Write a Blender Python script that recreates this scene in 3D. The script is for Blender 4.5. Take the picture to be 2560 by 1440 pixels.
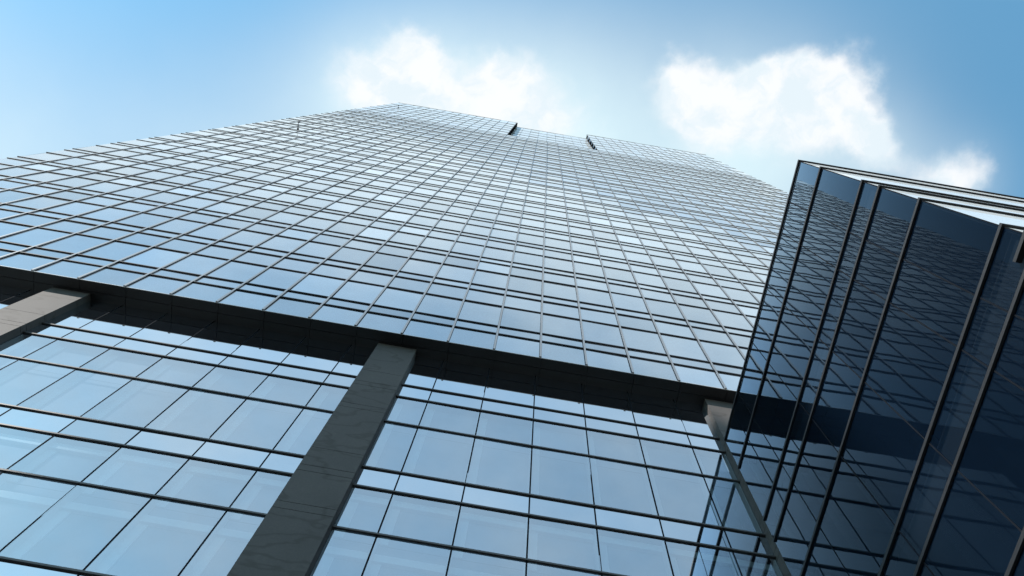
import bpy, bmesh, math, random
from mathutils import Vector, Matrix
random.seed(7)
for o in list(bpy.data.objects): bpy.data.objects.remove(o)
S = bpy.context.scene
COL = S.collection
EYE = 1.6                                   # camera height above the pavement
# ------------------------------------------------------------------ camera
RIGHT = Vector((0.98579, -0.16102, 0.04794))
DOWN = Vector((0.16798, 0.94925, -0.26589))
FWD = Vector((-0.00269, 0.27017, 0.96281))
cd = bpy.data.cameras.new("camera"); cam = bpy.data.objects.new("camera", cd); COL.objects.link(cam)
cd.sensor_width = 36.0; cd.lens = 26.30; cd.clip_start = 0.05; cd.clip_end = 9000
m = Matrix.Identity(4)
for i in range(3):
    m[i][0] = RIGHT[i]; m[i][1] = -DOWN[i]; m[i][2] = -FWD[i]
m[2][3] = EYE
cam.matrix_world = m
S.camera = cam
# ------------------------------------------------------------------ exposure
S.view_settings.view_transform = 'Standard'; S.view_settings.look = 'None'
S.view_settings.exposure = 0.88; S.view_settings.gamma = 1.0
S.view_settings.use_curve_mapping = False
# ------------------------------------------------------------------ sun and sky
SUN = Vector((-0.60, -0.45, 0.50)).normalized()
ELEV = math.asin(SUN.z); AZ = math.atan2(SUN.x, SUN.y)
ld = bpy.data.lights.new("sun", 'SUN'); ld.energy = 4.0; ld.angle = math.radians(0.5); ld.color = (1.0, 0.95, 0.88)
sun = bpy.data.objects.new("sun", ld); COL.objects.link(sun)
sun.rotation_euler = (-SUN).to_track_quat('-Z', 'Y').to_euler(); sun.location = (0, -40, 60)

class G:
    """small helper for node trees"""
    def __init__(s, nt): s.nt = nt; s.n = nt.nodes; s.l = nt.links
    def add(s, t, **kw):
        n = s.n.new(t)
        for k, v in kw.items(): setattr(n, k, v)
        return n
    def put(s, sock, v):
        if v is None: return
        if isinstance(v, bpy.types.NodeSocket): s.l.new(v, sock)
        else: sock.default_value = v
    def math(s, op, a, b=None, c=None, clamp=False):
        n = s.add('ShaderNodeMath', operation=op, use_clamp=clamp)
        for i, v in enumerate((a, b, c)): s.put(n.inputs[i], v)
        return n.outputs[0]
    def vec(s, op, a, b=None, out=0):
        n = s.add('ShaderNodeVectorMath', operation=op)
        s.put(n.inputs[0], a); s.put(n.inputs[1], b)
        return n.outputs[out]
    def remap(s, v, a, b, c=0.0, d=1.0, smooth=True):
        n = s.add('ShaderNodeMapRange', interpolation_type='SMOOTHSTEP' if smooth else 'LINEAR', clamp=True)
        for i, x in enumerate((v, a, b, c, d)): s.put(n.inputs[i], x)
        return n.outputs[0]
    def mix(s, f, a, b):
        n = s.add('ShaderNodeMix', data_type='RGBA')
        s.put(n.inputs[0], f); s.put(n.inputs[6], a); s.put(n.inputs[7], b)
        return n.outputs[2]
    def noise(s, v, scale, detail=4, rough=0.5, col=False):
        n = s.add('ShaderNodeTexNoise')
        s.put(n.inputs['Vector'], v); n.inputs['Scale'].default_value = scale
        n.inputs['Detail'].default_value = detail; n.inputs['Roughness'].default_value = rough
        return n.outputs['Color' if col else 'Fac']

W = bpy.data.worlds.new("World"); S.world = W; W.use_nodes = True
g = G(W.node_tree); g.n.clear()
sky = g.add('ShaderNodeTexSky', sky_type='NISHITA', sun_disc=False, sun_elevation=ELEV, sun_rotation=AZ,
            air_density=1.0, dust_density=0.2, ozone_density=4.0)
SKYK = 0.15
tc = g.add('ShaderNodeTexCoord'); d = tc.outputs['Generated']
sx = g.add('ShaderNodeSeparateXYZ'); g.put(sx.inputs[0], d)
zz = g.math('MAXIMUM', sx.outputs[2], 0.05)
px = g.math('DIVIDE', sx.outputs[0], zz); py = g.math('DIVIDE', sx.outputs[1], zz)
cb = g.add('ShaderNodeCombineXYZ'); g.put(cb.inputs[0], px); g.put(cb.inputs[1], py)
P0 = cb.outputs[0]                          # position on a flat cloud deck, unit height
# turbulence pushes the outline of every puff about
w1 = g.vec('SUBTRACT', g.noise(P0, 9.0, 3, 0.55, True), (0.5, 0.5, 0.5))
w2 = g.vec('SUBTRACT', g.noise(P0, 34.0, 4, 0.6, True), (0.5, 0.5, 0.5))
def scale(v, k):
    n = g.add('ShaderNodeVectorMath', operation='SCALE'); g.put(n.inputs[0], v); n.inputs['Scale'].default_value = k
    return n.outputs[0]
Pw = g.vec('ADD', g.vec('ADD', P0, scale(w1, 0.075)), scale(w2, 0.030))
sep = g.add('ShaderNodeSeparateXYZ'); g.put(sep.inputs[0], Pw)
flat = g.add('ShaderNodeCombineXYZ'); g.put(flat.inputs[0], sep.outputs[0]); g.put(flat.inputs[1], sep.outputs[1])
Pw = flat.outputs[0]
def gauss(pos, x, y, r):
    dd = g.math('DIVIDE', g.vec('DISTANCE', pos, (x, y, 0), 1), r)
    return g.math('EXPONENT', g.math('MULTIPLY', g.math('MULTIPLY', dd, dd), -1.0))
def blobs(pos, L):
    acc = None
    for x, y, r, a in L:
        v = gauss(pos, x, y, r)
        acc = g.math('MULTIPLY', v, a) if acc is None else g.math('MULTIPLY_ADD', v, a, acc)
    return acc
def screen(pos, L):
    acc = None
    for x, y, r, a in L:
        v = g.math('MULTIPLY_ADD', gauss(pos, x, y, r), -a, 1.0)
        acc = v if acc is None else g.math('MULTIPLY', acc, v)
    return g.math('SUBTRACT', 1.0, acc)
PUFF = [(-.194, .012, 0.041, 1), (-.215, .046, 0.052, .8), (-.190, -.010, 0.027, 1), (-.161, .022, 0.032, .9), (-.157, .056, 0.057, .9),
        (-.250, .060, 0.057, .6),
        (-.075, .004, 0.032, .72), (-.034, .002, 0.034, .7), (-.096, .036, 0.046, .75), (-.041, .050, 0.068, 1), (.020, .052, 0.051, .85),
        (.178, -.036, 0.032, .9), (.168, -.008, 0.039, .95), (.205, -.006, 0.041, .85), (.247, -.026, 0.041, 1), (.262, -.048, 0.030, .95), (.300, -.058, 0.034, 1),
        (.345, -.060, 0.030, .85), (.368, -.036, 0.048, 1), (.398, -.020, 0.036, 1), (.323, -.016, 0.055, 1), (.285, -.010, 0.051, .85), (.224, .010, 0.041, .8),
        (.416, .003, 0.027, .9), (.444, .014, 0.027, .9), (.215, .018, 0.057, .5), (.29, .018, 0.057, .45), (.37, .008, 0.046, .5), (.532, .028, 0.041, .85), (.565, .034, 0.032, .8), (.502, .042, 0.039, .75)]
fine = g.noise(P0, 26.0, 7, 0.62)
dens = g.math('ADD', blobs(Pw, PUFF), g.math('MULTIPLY', g.math('SUBTRACT', fine, 0.5), 0.75))
cloud = g.remap(dens, 0.24, 1.65)
# thin high veil: strong to the left and around the tower top, fading to clear air on the right
VEIL = [(-.02, .16, .20, .85), (-.36, .24, .20, .60), (-.78, .36, .30, .85), (.24, .10, .17, .85), (-.23, .06, .10, .60), (.03, .09, .12, .86), (-.13, .06, .11, .75), (.30, .03, .09, .45), (.43, .035, .07, .40), (.54, .05, .06, .35)]
veil = screen(P0, VEIL)
side = g.math('ADD', g.math('MULTIPLY_ADD', px, 0.158, 0.10), py)      # below zero: the sunny half of the sky behind the viewer
back = g.math('MULTIPLY', g.remap(side, 0.004, -0.045, 0.0, 0.95), g.remap(side, -0.09, -0.34, 1.0, 0.46))
left = g.remap(px, -0.1, 0.6, 0.05, 0.07, False)
wisp = g.math('MULTIPLY', g.math('SUBTRACT', g.noise(P0, 3.2, 6, 0.6), 0.5), 0.45)
front = g.math('MULTIPLY', veil, g.remap(side, -0.05, 0.02))
drift = g.math('MULTIPLY', g.math('SUBTRACT', g.noise(P0, 5.5, 6, 0.55), 0.5), 1.1)
back = g.math('MULTIPLY_ADD', drift, back, back)
back = g.math('ADD', back, g.math('MULTIPLY', gauss(P0, -.52, -.55, .36), 0.16), clamp=True)
veil = g.math('ADD', g.math('MAXIMUM', veil, back), left)
veil = g.math('MULTIPLY_ADD', wisp, veil, veil, clamp=True)
tone = g.remap(g.noise(Pw, 15.0, 6, 0.6), 0.40, 0.60)
B = 0.56 / SKYK
mt = g.add('ShaderNodeMix', data_type='RGBA', blend_type='MULTIPLY'); mt.inputs[0].default_value = 1.0
g.put(mt.inputs[6], sky.outputs[0]); mt.inputs[7].default_value = (0.61, 1.20, 1.06, 1)
c1 = g.mix(veil, mt.outputs[2], g.mix(front, (0.84 * B, 0.93 * B, 0.99 * B, 1), (0.74 * B, 0.94 * B, 1.0 * B, 1)))
c2 = g.mix(g.math('MULTIPLY', cloud, 0.97), c1, g.mix(tone, (0.80 * B, 0.90 * B, 0.96 * B, 1), (0.96 * B, 0.98 * B, 1.0 * B, 1)))
bg = g.add('ShaderNodeBackground'); g.put(bg.inputs[0], c2); bg.inputs[1].default_value = SKYK
ow = g.add('ShaderNodeOutputWorld'); g.l.new(bg.outputs[0], ow.inputs[0])

# ------------------------------------------------------------------ render hints
S.cycles.caustics_reflective = False; S.cycles.caustics_refractive = False
S.cycles.max_bounces = 8; S.cycles.glossy_bounces = 6

# ------------------------------------------------------------------ materials
def mat(name):
    M = bpy.data.materials.new(name); M.use_nodes = True
    q = G(M.node_tree); q.n.clear(); q.out = q.add('ShaderNodeOutputMaterial')
    return M, q
def coating(q, r0, power, amp=1.0):
    """mirror share of coated glass: r0 face on, rising to 1 edge on"""
    lw = q.add('ShaderNodeLayerWeight'); lw.inputs[0].default_value = 0.5
    f = q.math('POWER', lw.outputs['Facing'], power)
    return q.math('MULTIPLY_ADD', f, amp * (1 - r0), r0, clamp=True)
def glass(name, r0, power, tint, body, wave, wscale, vary, clear=0.0, amp=1.0, sky_sheen=0.0):
    M, q = mat(name)
    at = q.add('ShaderNodeAttribute', attribute_name='pane'); v = at.outputs['Fac']
    t = q.add('ShaderNodeTexCoord').outputs['Object']
    gl = q.add('ShaderNodeBsdfGlossy'); gl.inputs['Roughness'].default_value = 0.0
    k = q.math('MULTIPLY_ADD', v, vary, 1 - vary * 0.6)
    grime = q.remap(q.noise(t, 1.3, 5, 0.6), 0.3, 0.75, 1.0, 0.955)
    k = q.math('MULTIPLY', k, grime)
    tc_ = q.add('ShaderNodeMix', data_type='RGBA', blend_type='MULTIPLY'); tc_.inputs[0].default_value = 1
    tc_.inputs[6].default_value = (*tint, 1)
    cc = q.add('ShaderNodeCombineColor')
    for i in range(3): q.put(cc.inputs[i], k)
    q.put(tc_.inputs[7], cc.outputs[0])
    q.put(gl.inputs['Color'], tc_.outputs[2])
    bp = q.add('ShaderNodeBump'); bp.inputs['Strength'].default_value = 1.0; bp.inputs['Distance'].default_value = wave
    q.put(bp.inputs['Height'], q.noise(t, wscale, 2, 0.4))
    q.put(gl.inputs['Normal'], bp.outputs[0])
    df = q.add('ShaderNodeBsdfDiffuse'); df.inputs['Color'].default_value = (*body, 1)
    if clear:                                # see through to the lining behind
        tr = q.add('ShaderNodeBsdfTransparent'); tr.inputs['Color'].default_value = (0.80, 0.90, 0.95, 1)
        m2 = q.add('ShaderNodeMixShader'); m2.inputs[0].default_value = clear
        q.l.new(df.outputs[0], m2.inputs[1]); q.l.new(tr.outputs[0], m2.inputs[2]); df = m2
    mx = q.add('ShaderNodeMixShader'); q.put(mx.inputs[0], coating(q, r0, power, amp))
    q.l.new(df.outputs[0], mx.inputs[1]); q.l.new(gl.outputs[0], mx.inputs[2])
    if sky_sheen:                                 # milky sky reflection painted in as diffuse white, stronger edge on
        lw = q.add('ShaderNodeLayerWeight'); lw.inputs[0].default_value = 0.5
        dd = q.add('ShaderNodeBsdfDiffuse'); dd.inputs['Color'].default_value = (0.66, 0.68, 0.70, 1)
        m3 = q.add('ShaderNodeMixShader'); q.put(m3.inputs[0], q.remap(lw.outputs['Facing'], 0.72, 0.93, 0.03, sky_sheen))
        q.l.new(mx.outputs[0], m3.inputs[1]); q.l.new(dd.outputs[0], m3.inputs[2]); mx = m3
    q.l.new(mx.outputs[0], q.out.inputs[0])
    return M
def solid(name, col, rough, metal=0.0, var=0.15, nscale=6.0, bump=0.0, spec=0.5):
    M, q = mat(name)
    t = q.add('ShaderNodeTexCoord').outputs['Object']
    p = q.add('ShaderNodeBsdfPrincipled')
    n = q.noise(t, nscale, 6, 0.6)
    q.put(p.inputs['Base Color'], q.mix(n, (*[c * (1 - var) for c in col], 1), (*[min(1, c * (1 + var)) for c in col], 1)))
    p.inputs['Roughness'].default_value = rough; p.inputs['Metallic'].default_value = metal
    p.inputs['Specular IOR Level'].default_value = spec
    if bump:
        b = q.add('ShaderNodeBump'); b.inputs['Distance'].default_value = bump; q.put(b.inputs['Height'], q.noise(t, nscale * 8, 4, 0.6)); q.put(p.inputs['Normal'], b.outputs[0])
    q.l.new(p.outputs[0], q.out.inputs[0])
    return M
def stone_mat():
    M, q = mat("grey_stone")
    t = q.add('ShaderNodeTexCoord').outputs['Object']
    p = q.add('ShaderNodeBsdfPrincipled')
    big = q.noise(t, 0.9, 5, 0.6); spk = q.noise(t, 34.0, 4, 0.75)
    mp = q.add('ShaderNodeMapping'); mp.inputs['Rotation'].default_value = (0, 0.75, 0); mp.inputs['Scale'].default_value = (0.7, 1, 1.6); q.put(mp.inputs[0], t)
    vein = q.remap(q.math('ABSOLUTE', q.math('SUBTRACT', q.noise(mp.outputs[0], 0.9, 3, 0.5), 0.5)), 0.0, 0.035, 0.40, 0.0)
    c = q.mix(big, (0.082, 0.072, 0.071, 1), (0.135, 0.118, 0.112, 1))
    c = q.mix(q.math('MULTIPLY', spk, 0.7), c, (0.035, 0.037, 0.04, 1))
    c = q.mix(vein, c, (0.034, 0.029, 0.025, 1))
    q.put(p.inputs['Base Color'], c); p.inputs['Roughness'].default_value = 0.7; p.inputs['Specular IOR Level'].default_value = 0.2
    b = q.add('ShaderNodeBump'); b.inputs['Distance'].default_value = 0.002; q.put(b.inputs['Height'], spk); q.put(p.inputs['Normal'], b.outputs[0])
    q.l.new(p.outputs[0], q.out.inputs[0])
    return M
MG = glass("tower_glass", 0.48, 2.6, (0.77, 0.90, 1.0), (0.012, 0.02, 0.035), 0.0014, 0.6, 0.30, sky_sheen=0.50)
ML = glass("podium_glass", 0.66, 3.0, (0.84, 0.93, 1.0), (0.006, 0.009, 0.014), 0.0016, 0.7, 0.25)
MW = glass("wing_glass", 0.008, 9.0, (0.68, 0.85, 1.0), (0.003, 0.008, 0.018), 0.0045, 0.55, 0.35, 0.32, amp=14.0)
MV = glass("podium_vision_glass", 0.50, 3.0, (0.84, 0.93, 1.0), (0.02, 0.035, 0.06), 0.0012, 0.7, 0.08, 0.92)
MREV = solid("white_window_lining", (0.66, 0.68, 0.70), 0.7, 0.0, 0.03, 2.0)
MBLIND = solid("grey_blue_blind", (0.20, 0.23, 0.29), 0.8, 0.0, 0.06, 1.2)
MFIN = solid("black_anodised_metal", (0.012, 0.012, 0.014), 0.5, 0.0, 0.2, 3.0, 0.0, 0.3)
MPFIN = solid("bronze_anodised_metal", (0.050, 0.046, 0.045), 0.45, 0.1, 0.25, 3.0)
MMUL = solid("silver_aluminium", (0.40, 0.385, 0.375), 0.27, 1.0, 0.12, 2.0)
MTRIM = solid("bright_aluminium_trim", (0.80, 0.80, 0.80), 0.3, 0.6, 0.05, 2.0)
MGSK = solid("black_gasket", (0.008, 0.010, 0.014), 0.9, 0.0, 0.2, 4.0, 0.0, 0.05)
MSOF = solid("black_soffit_panel", (0.012, 0.012, 0.013), 0.45, 0.0, 0.25, 2.0)
MBACK = solid("dark_backing", (0.008, 0.009, 0.011), 0.8)
MSTONE = stone_mat()
MJOINT = solid("dark_stone_joint", (0.012, 0.012, 0.012), 0.9)
MWHITE = glass("sky_painted_glass", 0.04, 4.0, (1.0, 1.0, 1.0), (0.72, 0.74, 0.77), 0.0004, 0.7, 0.06, amp=0.6)  # white body colour paints a bright sky reflection into the front panels
MINT = solid("slate_interior", (0.035, 0.047, 0.066), 0.8, 0.0, 0.2, 0.8)
MROOF = solid("grey_roof_membrane", (0.22, 0.22, 0.22), 0.9, 0.0, 0.2, 0.6)
MPAVE = solid("grey_paving", (0.11, 0.11, 0.105), 0.85, 0.0, 0.3, 0.5, 0.004)
MCONC = solid("pale_concrete", (0.34, 0.33, 0.31), 0.8, 0.0, 0.15, 0.4)

# ------------------------------------------------------------------ mesh helpers
class MB:
    def __init__(s): s.v = []; s.f = []; s.mi = []; s.pv = []
    def quad(s, a, b, c, d, mi=0, pv=0.5):
        i = len(s.v); s.v += [a, b, c, d]; s.f.append((i, i + 1, i + 2, i + 3)); s.mi.append(mi); s.pv.append(pv)
    def box(s, x0, x1, y0, y1, z0, z1, mi=0):
        i = len(s.v)
        s.v += [(x0, y0, z0), (x1, y0, z0), (x1, y1, z0), (x0, y1, z0), (x0, y0, z1), (x1, y0, z1), (x1, y1, z1), (x0, y1, z1)]
        for f in ((0, 3, 2, 1), (4, 5, 6, 7), (0, 1, 5, 4), (1, 2, 6, 5), (2, 3, 7, 6), (3, 0, 4, 7)):
            s.f.append(tuple(i + k for k in f)); s.mi.append(mi); s.pv.append(0.5)
    def poly_prism(s, pts, z0, z1, mi=0):
        n = len(pts); i = len(s.v)
        s.v += [(x, y, z0) for x, y in pts] + [(x, y, z1) for x, y in pts]
        s.f.append(tuple(i + k for k in reversed(range(n)))); s.mi.append(mi); s.pv.append(.5)
        s.f.append(tuple(i + n + k for k in range(n))); s.mi.append(mi); s.pv.append(.5)
        for k in range(n):
            s.f.append((i + k, i + (k + 1) % n, i + n + (k + 1) % n, i + n + k)); s.mi.append(mi); s.pv.append(.5)
    def tube(s, a, b, r, n=10, mi=0):
        a = Vector(a); b = Vector(b); ax = (b - a).normalized()
        u = ax.orthogonal().normalized(); w = ax.cross(u); i = len(s.v)
        for p in (a, b):
            for k in range(n):
                t = 2 * math.pi * k / n; s.v.append(tuple(p + (u * math.cos(t) + w * math.sin(t)) * r))
        for k in range(n):
            s.f.append((i + k, i + (k + 1) % n, i + n + (k + 1) % n, i + n + k)); s.mi.append(mi); s.pv.append(.5)
        s.f.append(tuple(i + k for k in reversed(range(n)))); s.mi.append(mi); s.pv.append(.5)
        s.f.append(tuple(i + n + k for k in range(n))); s.mi.append(mi); s.pv.append(.5)
    def build(s, name, mats, parent=None):
        me = bpy.data.meshes.new(name)
        org = parent.location if parent else Vector((0, 0, 0))
        me.from_pydata([(x - org.x, y - org.y, z - org.z) for x, y, z in s.v], [], s.f)
        for q in (mats if isinstance(mats, (list, tuple)) else [mats]): me.materials.append(q)
        me.polygons.foreach_set('material_index', s.mi)
        at = me.attributes.new('pane', 'FLOAT', 'FACE'); at.data.foreach_set('value', s.pv)
        me.update()
        o = bpy.data.objects.new(name, me); COL.objects.link(o)
        if parent: o.parent = parent
        return o
def thing(name, label, cat, loc):
    o = bpy.data.objects.new(name, None); COL.objects.link(o); o.location = loc
    o['label'] = label; o['category'] = cat; o.empty_display_size = 0.5
    return o
def H(z): return z + EYE                     # heights were taken from eye level
def pix(p):                                  # where a point lands in the picture (only used to rank panes by size)
    v = Vector(p) - Vector((0, 0, EYE)); w = v.dot(FWD)
    if w < 0.1: return None
    return (1280 + 1870.2 * v.dot(RIGHT) / w, 720 + 1870.2 * v.dot(DOWN) / w)
def clip_area(poly):
    for ax, lim, sg in ((0, 0, 1), (0, 2560, -1), (1, 0, 1), (1, 1440, -1)):
        out = []
        for i in range(len(poly)):
            a, b = poly[i], poly[(i + 1) % len(poly)]
            ia = sg * (a[ax] - lim) >= 0; ib = sg * (b[ax] - lim) >= 0
            if ia: out.append(a)
            if ia != ib:
                t = (lim - a[ax]) / (b[ax] - a[ax]); out.append((a[0] + t * (b[0] - a[0]), a[1] + t * (b[1] - a[1])))
        poly = out
        if len(poly) < 3: return 0.0
    return abs(sum(poly[i][0] * poly[(i + 1) % len(poly)][1] - poly[(i + 1) % len(poly)][0] * poly[i][1] for i in range(len(poly)))) / 2
def behind_wing(c):
    q = pix(c)
    return q is None or q[0] > 2000 - (q[1] - 402) * 0.268 if q and q[1] > 402 else False

# ================================================================== ground
b = MB(); b.quad((-3000, -3000, 0), (3000, -3000, 0), (3000, 3000, 0), (-3000, 3000, 0))
o = b.build('ground', MPAVE); o['kind'] = 'structure'

# ================================================================== glass tower
YU, YL, YR = 7.584, 8.164, 8.27              # upper glass, recessed podium glass, recess at the top
XL, XR = -24.70, 28.42
ZS, ZT = H(20.20), H(130.07)
ZREC = H(100.3); RX0, RX1 = -4.24, 7.95
tower = thing('glass_tower', 'tall glass office tower with a gridded facade and a notched roofline, standing on stone columns', 'tower', (1.86, 22.0, 0))
mx = lambda k: -0.27 + 1.35 * k
# fin levels (height, is it the heavier one)
FL = []
for k in range(18):
    z = 21.575 + 4.34 * k
    FL += [H(z), H(z + 0.72), H(z + 2.87)]
FL += [H(z) for z in (100.3, 104.6, 109.1, 113.7, 118.2, 123.7)] + [ZT - 0.03]
FL = [z for z in FL if z < ZREC + 0.01] + [z for z in FL if z > ZREC + 0.01]
panes = []                                    # (4 corners, brightness variation)
def pane(c, tilt=0.0030):
    n = (Vector(c[1]) - Vector(c[0])).cross(Vector(c[2]) - Vector(c[1])).normalized()
    a, b_ = random.gauss(0, tilt), random.gauss(0, tilt)
    cx = sum((Vector(p) for p in c), Vector()) / 4
    u = (Vector(c[1]) - Vector(c[0])).normalized(); w = n.cross(u)
    cc = []
    for p in c:
        q = Vector(p) - cx
        cc.append(tuple(Vector(p) + n * (q.dot(u) * a + q.dot(w) * b_)))
    return cc
xs = [XL] + [mx(k) for k in range(-17, 21)] + [XR]
zs = [ZS + 0.02] + FL
rowv = [random.random() for _ in zs]
for j in range(len(zs) - 1):
    for i in range(len(xs) - 1):
        x0, x1, z0, z1 = xs[i], xs[i + 1], zs[j], zs[j + 1]
        v = min(1, max(0, random.gauss(0.5, 0.22) * 0.75 + rowv[j] * 0.25))
        if random.random() < 0.05: v = random.choice((1.0, 1.25))
        if z0 > ZREC - 0.1 and mx(-3) - .1 < x0 and x1 < mx(6) + .1:
            panes.append((pane([(x0, YR, z0), (x1, YR, z0), (x1, YR, z1), (x0, YR, z1)]), v, 0)); continue
        panes.append((pane([(x0, YU, z0), (x1, YU, z0), (x1, YU, z1), (x0, YU, z1)]), v, 0))
# podium glazing between the stone columns
CW = 1.115
CX = [-22.70, -13.15, -3.59, 5.955, 15.50, 25.05]
lx = lambda k: -0.313 + 1.35 * k
LF = []
for k in range(0, 5):
    z = 17.28 - 4.32 * k
    LF += [H(z), H(z + 0.74), H(z - 1.435)]
LF = sorted(z for z in LF if z > 0.3)
bays = [(XL + .3, CX[0])] + [(CX[i] + CW, CX[i + 1]) for i in range(len(CX) - 1)]
lz = [0.02] + LF + [ZS]
joints = []; linings = []
for bx0, bx1 in bays:
    ks = [lx(k) for k in range(-20, 22) if bx0 + .25 < lx(k) < bx1 - .25]
    for x in ks: joints.append(x)
    e = [bx0] + ks + [bx1]
    for j in range(len(lz) - 1):
        for i in range(len(e) - 1):
            hh = lz[j + 1] - lz[j]
            vis = 1.0 < hh < 2.17 and j < len(lz) - 2
            panes.append((pane([(e[i], YL, lz[j]), (e[i + 1], YL, lz[j]), (e[i + 1], YL, lz[j + 1]), (e[i], YL, lz[j + 1])], 0.0022),
                          1.0 if j == len(lz) - 2 else min(1, max(0, random.gauss(.35 if hh > 1 else .7, .2))), 2 if vis else 1))
            if not vis or lz[j] < H(7) or e[i] > 6: continue
            b = MB(); x0, x1, z0, z1 = e[i] + .012, e[i + 1] - .012, lz[j] + .01, lz[j + 1] - .01
            yb = YL + .20; zt = z1 - (.20 if hh > 1.6 else .10) * hh
            b.quad((x0, yb, z0), (x1, yb, z0), (x1, yb, z1), (x0, yb, z1), 1)              # blind hung behind the pane
            b.box(x0, x0 + .025, YL + .03, yb - .003, z0, z1, 0); b.box(x1 - .025, x1, YL + .03, yb - .003, z0, z1, 0)
            if lz[j] < H(12.0): b.box(x0 + .026, x1 - .026, YL + .12, yb - .003, zt - .10, zt + .09, 0)   # pale rail across
            b.box(x0 + .026, x0 + .20, yb - .03, yb - .003, z0, zt - .101 if lz[j] < H(12.0) else z1, 0)
            linings.append(b)
def rank(t):
    c, v, w = t; q = [pix(p) for p in c]
    if None in q: return 0
    ctr = sum((Vector(p) for p in c), Vector()) / 4
    if behind_wing(ctr): return 0
    return clip_area(q)
panes.sort(key=rank, reverse=True)
rest = MB()
for i, (c, v, w) in enumerate(panes):
    if i < 100:
        b = MB(); b.quad(*c, 0, v); b.build('glass_pane', (MG, ML, MV)[w], tower)
    else: rest.quad(*c, w, v)
o = rest.build('glass_pane', [MG, ML, MV], tower); o['kind'] = 'stuff'
for b in linings: b.build('window_lining', [MREV, MBLIND], tower)
# horizontal fins of the upper facade
DF, HF = 0.036, 0.050
for z in FL:
    b = MB()
    if z > ZREC + 0.05:
        y0, y1 = YU - DF, YU + .01
        b.poly_prism([(XL, y0), (RX0, y0), (RX0 + .13, y0), (RX0 + .13, YR - DF), (RX1 - .13, YR - DF), (RX1 - .13, y0), (XR, y0), (XR, y1), (RX1 + .01, y1), (RX1 + .01, YR + .01), (RX0 - .01, YR + .01), (RX0 - .01, y1), (XL, y1)], z, z + HF)
    else:
        b.box(XL - 0.01, XR + 0.01, YU - DF, YU + 0.01, z, z + HF)
    b.build('horizontal_fin', MFIN, tower)
# vertical mullions: silver cap over a black gasket
for k in range(-17, 21):
    x = mx(k); b = MB(); top = ZT - 0.06
    if -3 < k < 6: top = ZREC
    b.box(x - .029, x + .029, YU - .046, YU - .012, ZS + .012, top, 0)
    b.box(x - .037, x + .037, YU - .013, YU + .012, ZS + .012, top, 1)
    if -3 < k < 6:
        b.box(x - .02, x + .02, YR - .024, YR + .01, ZREC, ZT - .06, 0)
    b.build('mullion', [MMUL, MGSK], tower)
# recess returns and ledge at the top
for x, sgn in ((RX0, 1), (RX1, -1)):
    b = MB()
    for j in range(len(zs) - 1):
        z0, z1 = zs[j], zs[j + 1]
        if z0 > ZREC - .1: b.quad((x, YU + .004, z0), (x, YR, z0), (x, YR, z1), (x, YU + .004, z1), 0, random.random())
    b.build('return_glazing', MW, tower)
b = MB(); b.box(RX0, RX1, YU + .02, YR + .1, ZREC - .35, ZREC - .002); b.build('ledge', MFIN, tower)
# soffit over the podium: panels with open joints, bright drip edge along the front
b = MB()
e = [XL + .05] + [mx(k) + 0.06 for k in range(-17, 21)] + [XR - .05]
for i in range(len(e) - 1):
    b.box(e[i] + .006, e[i + 1] - .006, YU + .008, YU + .305, ZS, ZS + .05)
    b.box(e[i] + .006, e[i + 1] - .006, YU + .317, YL + .30, ZS, ZS + .05)
b.box(XL + .05, XR - .05, YU + .02, YL + .30, ZS + .052, ZS + .3, 1)
b.build('soffit', [MSOF, MBACK], tower)
b = MB(); b.box(XL, XR, YU - .012, YU + .006, ZS - .004, ZS + .012); b.build('drip_edge', MTRIM, tower)
# body behind the glass
b = MB()
b.box(XL + .06, XR - .06, YU + .06, 37.0, ZS + .31, ZREC - .36)
b.box(XL + .06, RX0 - .06, YU + .06, YR + .06, ZREC - .35, ZT - .2)
b.box(RX1 + .06, XR - .06, YU + .06, YR + .06, ZREC - .35, ZT - .2)
b.box(XL + .06, XR - .06, YR + .065, 37.0, ZREC - .355, ZT - .2)
b.box(XL + .4, XR - .4, YL + .32, 36.9, 0.0, ZS + .305)
b.build('building_core', MBACK, tower)
b = MB()
for x in (XL, XR):
    for j in range(len(zs) - 1):
        for i in range(22):
            y0 = YU + i * 1.337; b.quad((x, y0, zs[j]), (x, y0 + 1.337, zs[j]), (x, y0 + 1.337, zs[j + 1]), (x, y0, zs[j + 1]), 0, random.random())
b.build('side_glazing', MG, tower)
b = MB()
for j in range(len(zs) - 1):
    b.quad((XL, 37.02, zs[j]), (XR, 37.02, zs[j]), (XR, 37.02, zs[j + 1]), (XL, 37.02, zs[j + 1]), 0, random.random())
b.build('rear_glazing', MG, tower)
b = MB(); b.box(XL + .05, XR - .05, YR + .08, 36.98, ZT - .19, ZT - .12); b.build('roof', MROOF, tower)
b = MB(); b.box(XL + .3, XR - .3, YL + .24, YL + .31, 0.0, ZS - .001); b.build('podium_backing', MBACK, tower)
# podium sealant joints and fins
for x in joints:
    b = MB(); b.box(x - .016, x + .016, YL - .0035, YL + .02, 0.05, ZS - .002); b.build('sealant_joint', MGSK, tower)
for z in LF:
    for bx0, bx1 in bays:
        b = MB(); b.box(bx0 + .004, bx1 - .004, YL - .033, YL + .01, z, z + .044); b.build('podium_fin', MPFIN, tower)
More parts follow.
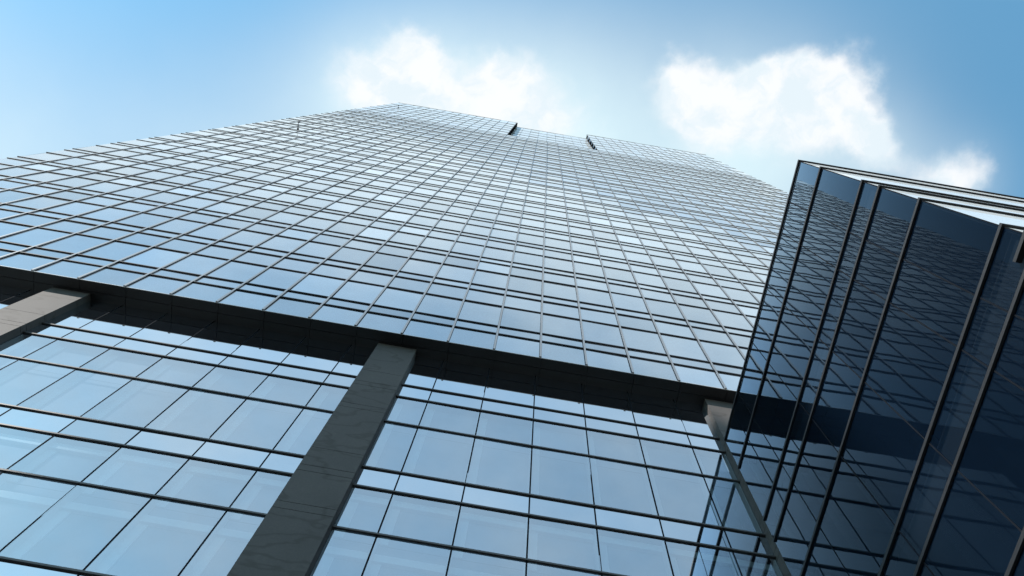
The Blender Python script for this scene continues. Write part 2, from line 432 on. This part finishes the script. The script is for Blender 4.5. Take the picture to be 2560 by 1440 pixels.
# stone columns, each clad in panels with dark joints
JZ = []
for k in range(6):
    A = 17.28 - 4.32 * k
    JZ += [H(A + .87), H(A + .15), H(A - .07), H(A - 1.18), H(A - 1.40)]
JZ = sorted(z for z in JZ if z > .4)
YC = 7.960
for cx in CX:
    b = MB(); zz_ = [0.0] + JZ + [ZS - .001]
    for j in range(len(zz_) - 1):
        b.box(cx, cx + CW, YC, YL + .02, zz_[j] + (.006 if j else 0), zz_[j + 1] - .006, 0)
    b.box(cx + .012, cx + CW - .012, YC + .012, YL + .015, 0, ZS - .002, 1)
    b.build('stone_column', [MSTONE, MJOINT], tower)
# two short arms reaching out from the facade on the left
for x, z, l in ((-21.1, 66.2, .60), (-22.1, 116.7, .36)):
    b = MB(); b.tube((x, YU, H(z)), (x, YU - l, H(z)), .028); b.tube((x, YU - .01, H(z)), (x, YU - .12, H(z)), .09)
    b.box(x - .05, x + .13, YU - l - .10, YU - l, H(z) - .07, H(z) + .09)
    b.build('bracket_arm', MFIN, tower)

# ================================================================== glass wing on the right
XW, YF, XE = 5.950, 0.815, 31.0
WT = H(17.53)
wing = thing('glass_wing', 'low dark blue glass wing with black horizontal fins, joining the tower on the right', 'building', (18.4, 4.4, 0))
WF = [17.53]
for k in range(5):
    z = 13.19 - 4.365 * k
    WF += [z + 2.91, z + .74, z]
    WF += [] if k else []
WF = sorted(H(z) for z in WF + [13.19 - 4.365 * k - 1.455 for k in range(4)] if H(z) > .25)
WF = sorted(set(round(z, 3) for z in WF))
WF2 = []
for z in WF:
    if not WF2 or z - WF2[-1] > .3: WF2.append(z)
WF = WF2
wz = [0.02] + WF
YJ = [YF, 1.755, 2.48, 3.86, 5.24, 6.61, 7.955]
for j in range(len(wz) - 1):
    for i in range(len(YJ) - 1):
        b = MB(); c = pane([(XW, YJ[i + 1] - .008, wz[j]), (XW, YJ[i] + .008, wz[j]), (XW, YJ[i] + .008, wz[j + 1]), (XW, YJ[i + 1] - .008, wz[j + 1])], 0.002)
        b.quad(*c, 0, random.random()); b.build('glass_pane', MW, wing)
for y in YJ[1:-1]:
    b = MB(); b.box(XW - .004, XW + .02, y - .010, y + .010, 0.02, WT); b.build('sealant_joint', MGSK, wing)
b = MB(); b.box(XW - .003, XW + .02, YF - .003, YF + .012, 0.02, WT); b.build('corner_joint', MGSK, wing)
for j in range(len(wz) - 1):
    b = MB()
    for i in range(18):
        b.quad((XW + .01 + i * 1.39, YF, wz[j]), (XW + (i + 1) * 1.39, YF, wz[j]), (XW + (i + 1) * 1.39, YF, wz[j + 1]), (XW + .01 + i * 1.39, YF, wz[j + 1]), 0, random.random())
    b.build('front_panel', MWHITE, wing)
DW, HW = 0.036, 0.058
for z in WF:
    b = MB()
    b.poly_prism([(XW - DW, YF - DW), (XE, YF - DW), (XE, YF + .01), (XW + .01, YF + .01), (XW + .01, 7.95), (XW - DW, 7.95)], z, z + HW)
    b.build('horizontal_fin', MFIN, wing)
b = MB()
b.box(XW + 5.5, XE - .02, YF + .03, 7.5, 0, WT - .05); b.build('building_core', MINT, wing)
for k in range(4):                            # floors seen dimly through the side glass
    z = H(13.19 - 4.365 * k)
    b = MB(); b.box(XW + .12, XW + 5.49, YF + .06, 7.5, z + .30, z + .72); b.build('floor_slab', MINT, wing)
for y in (2.35, 5.45):
    b = MB(); b.tube((XW + 2.3, y, 0), (XW + 2.3, y, WT - .05), .24, 24); b.build('inner_column', MINT, wing)
b = MB(); b.box(XW + .03, XW + 5.49, YF + .03, YF + .05, 0, WT - .05); b.build('front_lining', MBACK, wing)
b = MB(); b.box(XW + .03, XW + 5.49, 7.505, 7.53, 0, WT - .05); b.build('rear_lining', MINT, wing)
b = MB(); b.box(XW + .012, XE, YF + .012, 7.54, WT - .045, WT - .01); b.build('roof', MROOF, wing)
b = MB(); b.box(XE - .01, XE, YF, 7.55, 0, WT - .05); b.build('end_wall', MCONC, wing)
b = MB(); b.box(XW - .08, XW - .004, 0.70, 1.16, H(9.0), H(9.06)); b.build('corner_box', MFIN, wing)

# ================================================================== unseen tower added outside the frame to throw shade on the podium
shade_tower = thing('added_shade_tower', 'unseen pale concrete tower block, added to shade the foot of the glass tower', 'building', (-74.5, -48.5, 0))
b = MB(); b.box(-79, -70, -52, -45, 0, H(81.5)); b.build('wall', MCONC, shade_tower)
b = MB(); b.box(-79.3, -69.7, -52.3, -44.7, H(81.5), H(82.1)); b.build('parapet', MCONC, shade_tower)
for k in range(19):
    z = 3.5 + k * 4.2
    b = MB(); b.box(-79.05, -69.95, -52.05, -44.95, z, z + 2.0); b.build('window', MW, shade_tower)
